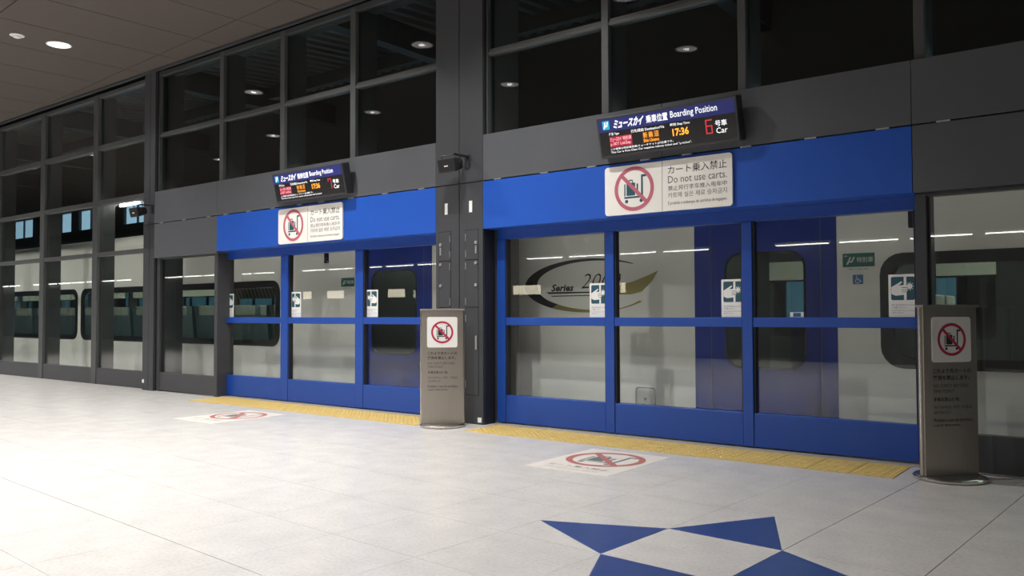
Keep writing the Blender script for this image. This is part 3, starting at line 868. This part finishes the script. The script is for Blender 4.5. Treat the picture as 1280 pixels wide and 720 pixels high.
# seats behind the windows
sm = MB(); sm.box(-.21, .21, 0, .95, .08, .46, SEAT, .03)
rs = []
for z, xo, th in ((.40, .16, .10), (.80, .22, .11), (1.10, .27, .10), (1.22, .29, .06)):
    rs.append([(-xo-th/2, y, z) for y in (.0, .95)] + [(-xo+th/2, y, z) for y in (.95, .0)])
sm.rings(rs, SEAT); hm = MB(); hm.box(-.335, -.215, .06, .43, 1.02, 1.225, CLOTH, .01); hm.box(-.335, -.215, .52, .89, 1.02, 1.225, CLOTH, .01)
first = sm.build('seat', train); fh = hm.build('headrest_cover', first)
first.location = (-9.95, .25, .02)
for x in [-9.95-.98*k for k in range(1, 20)] + [-1.2+.98*k for k in range(0, 5)]:
    for y in (.25,):
        o = first.copy(); COL.objects.link(o); o.parent = train; o.location = (x, y, .02)
        h = fh.copy(); COL.objects.link(h); h.parent = o
mb = MB()
for k in range(16):
    x = -11.0+.085*k
    mb.add([(x, .075, 1.48), (x+.04, .075, 1.48), (x+.13, .075, 1.33), (x+.09, .075, 1.33)], [(0, 1, 2, 3)], STRIPE)
mb.box(-11.0, -9.70, .078, .082, 1.33, 1.48, CLOTH); mb.build('striped_valance', train, label='red striped valance at the top of the window')

# ================================================================== trackside beyond the screen
tr_floor = struct('ground')
B(-40, 8, .30, .74, -.2, -.003, UNDER, 'platform_edge', tr_floor)
B(-40, 8, .74, 8, -1.5, -1.2, UNDER, 'trackbed', tr_floor)
OUT = mat('outer_wall_grey', (0.10, 0.10, 0.10), 0.8)
ow = struct('wall_outer')
Fo = frame((0, 6.5, 0), (1, 0, 0), (0, 0, 1))
oh = [rect(-33.9+2.93*k, 3.88, -33.9+2.93*k+2.45, 4.52) for k in range(14)]
oh2 = [rect(-33.9+2.93*k, .9, -33.9+2.93*k+2.45, 2.3) for k in range(14)]  # lower row added behind the train for bluish light through its windows
MB().prism([rect(-40, -1.5, 8, 7.2)]+[rev(h) for h in oh+oh2], OUT, .12, 0, Fo).build('wall_skin', ow)
for k in range(14):
    a = -33.9+2.93*k
    mb = MB(); 
    for q in (0, .8, 1.62, 2.42): mb.box(a+q, a+q+.03, 6.52, 6.58, 3.88, 4.52, G_DARK)
    mb.build('mullion', ow)
    B(a, a+2.45, 6.54, 6.55, 3.88, 4.52, GLASS, 'pane', ow)
    mb = MB()
    for q in (0, .8, 1.62, 2.42): mb.box(a+q, a+q+.03, 6.52, 6.58, .9, 2.3, G_DARK)
    mb.build('mullion', ow)
    B(a, a+2.45, 6.54, 6.55, .9, 2.3, GLASS, 'pane', ow)
DECKM = mat('roof_deck_metal', (0.22, 0.22, 0.21), 0.6)
roof = struct('roof')
mb = MB()
for k in range(150):
    x = -40+.32*k
    mb.add([(x, .3, 6.0), (x+.12, .3, 6.0), (x+.16, .3, 6.10), (x+.28, .3, 6.10), (x+.32, .3, 6.0), (x, 8, 6.6), (x+.12, 8, 6.6), (x+.16, 8, 6.70), (x+.28, 8, 6.70), (x+.32, 8, 6.6)],
           [(0, 5, 6, 1), (1, 6, 7, 2), (2, 7, 8, 3), (3, 8, 9, 4)], DECKM)
mb.build('roof_deck', roof, kind='stuff')
for k in range(9):
    x = -36+5.2*k
    B(x-.12, x+.12, .7, 6.4, 5.55, 5.98, G_DARK, 'rafter', roof)
for y in (2.4, 4.6):
    B(-40, 8, y-.08, y+.08, 5.75, 5.99, G_DARK, 'purlin', roof)
B(-40, 8, .28, .34, 4.66, 6.9, OUT, 'parapet', roof)
# tube lamps over the track, in a row
TUBE = mat('lit_tube', (.8, .8, .8), .4, emit=(1.0, .98, .93), es=TUBE_E)
def tube_lamp(loc, label, hung, n=1, L=1.25):
    t = thing('tube_lamp', label, 'lamp', loc, 0, 'tube lamps over the platform edge' if hung else 'tube lamps on the opposite wall')
    MB().box(-L/2, L/2, -.05, .05, .04, .08, WHITE, .006).build('housing', t)
    MB().bar((-L/2+.03, 0, .015), (L/2-.03, 0, .015), .018 if hung else .012, TUBE, 8).build('tube', t)
    if hung:
        for s in (-.2, .2): MB().bar((s, 0, .06), (s, -.31, -.01), .008, G_DARK, 6).build('arm', t)
    return t
t0 = tube_lamp((-13.985, .50, 2.875), 'lit tube lamp behind the tall glazing, farther of the two in view', True, L=.66)
clone(t0, (-13.17, .50, 2.88), 'lit tube lamp behind the tall glazing, next to the slim column', 0)
for k in range(1, 15):  # unseen lamps added behind the fascia to brighten the train side
    if k == 8: continue
    clone(t0, (-13.17+.95*k, .50, 2.88), 'added unseen tube lamp behind the fascia, lighting the train side', 0)

# ================================================================== the rest of the hall, behind the viewer
wf = struct('wall_front')
B(-62, 8, -12.3, -12.0, 0, 4.8, OUT, 'wall_skin', wf)
B(-62, 8, -12.0, -11.98, 2.95, 3.6, G_PANEL, 'fascia_panel', wf)
for n, x in (('wall_left', -62.1), ('wall_right', 8.1)):
    o = struct(n); B(x-.1, x+.1, -12.3, -.05, -.2, 4.8, OUT, 'wall_skin', o)
for n, x in (('wall_track_left', -40.1), ('wall_track_right', 8.1)):
    o = struct(n); B(x-.1, x+.1, .05, 6.6, -1.5, 7.2, OUT, 'wall_skin', o)
tl = tube_lamp((-2.0, -11.9, 2.62), 'lit tube lamp on the wall behind the viewer', False)
for k in range(1, 40):
    if k in (4, 9, 16, 23, 31): continue
    clone(tl, (-2.0-1.42*k, -11.9, 2.62), 'lit tube lamp on the wall behind the viewer', 0)
PANEL_L = mat('backlit_poster', (.7, .66, .55), .5, emit=(.9, .82, .62), es=4.0)
for k, (x, w) in enumerate(((-11.9, 1.1), (-14.5, 1.0), (-19.6, .8), (-22.6, .9), (-23.9, .5))):
    t = thing('lit_panel', 'backlit cream panel on the wall behind the viewer', 'light box', (x, -12.0, 1.62), 0, 'light boxes on the opposite wall')
    B(0, w, .001, .07, 0, .30, G_DARK, 'housing', t); B(.02, w-.02, .071, .075, .02, .28, PANEL_L, 'face', t)

# ================================================================== downlights
LENS = mat('downlight_reflector', (.9, .9, .9), .4, emit=(1, .96, .91), es=1.6)
BULB = mat('downlight_bulb', (.9, .9, .9), .4, emit=(1, .97, .93), es=14.0)
def downlight():
    t = thing('downlight', 'round lit downlight in the ceiling near the slim column', 'downlight', (-11.41, -1.40, CZ), 0, 'ceiling downlights')
    MB().lathe((0, 0, 0), [(.132, -.001), (.152, -.001), (.154, -.004), (.148, -.007), (.136, -.007), (.132, -.001)], WHITE, 28, False, False).build('trim_ring', t, smooth=True)
    MB().cyl((0, 0, -.004), .133, .003, LENS, 'z', 28).build('reflector', t)
    MB().lathe((0, 0, 0), [(.040, -.0042), (.036, -.010), (.02, -.014)], BULB, 16, False, True).build('bulb', t)
    return t
d0 = downlight()
def lamp_at(x, y, par, w=1.0):
    L = bpy.data.lights.new('downlight_beam', 'SPOT'); L.energy = DOWNLIGHT_W*w; L.spot_size = math.radians(138); L.spot_blend = 1.0
    L.shadow_soft_size = 0.035; L.color = (1.0, 0.98, 0.955)
    o = bpy.data.objects.new('downlight_beam', L); COL.objects.link(o); o.parent = par; o.location = (0, 0, -.03)
lamp_at(0, 0, d0, .6)
spots = [(-4.68, -1.59, .6), (-7.64, -1.37, .6), (-15.9, -2.2, .6), (-18.7, -2.3, .8), (-21.6, -2.1, .8),
         (-4.95, -3.71, 1.25), (-7.9, -3.6, .85), (-10.9, -3.5, .7), (-13.9, -3.6, .65), (-17.0, -4.4, .8), (-20, -4.4, .8),
         (-5.1, -6.6, 1.0), (-8.1, -6.5, .55), (-11.1, -6.4, .45), (-14.4, -6.6, .7), (-18, -7, .7),
         (-2.4, -8.2, 1.0), (5.2, -5.6, 1.8), (4.6, -8.8, 1.4), (-5.3, -9.4, .9), (-9.3, -9.4, .8), (-13.4, -9.4, .8), (-17.5, -9.6, .8), (-21.5, -7, .8)]  # unseen lamps at the right end are added to brighten the steel stand
for x, y, w in spots:
    seen_ = in_view(x, y, CZ, 0)
    c = clone(d0, (x, y, CZ), 'round lit ceiling downlight out of the picture, mirrored in the glass or added unseen to light the hall')
    lamp_at(x, y, c, w)
# small white ceiling speaker beside the first downlight
t = thing('ceiling_sensor', 'small white round sensor in the ceiling beside the downlight', 'sensor', (-11.44, -1.90, CZ))
MB().lathe((0, 0, 0), [(.085, -.001), (.085, -.008), (.075, -.012), (.055, -.012)], WHITE, 24, False, True).build('rim', t, smooth=True)
MB().lathe((0, 0, 0), [(.05, -.0122), (.045, -.03), (.02, -.04)], WHITE, 20, False, True).build('sensor_dome', t, smooth=True)
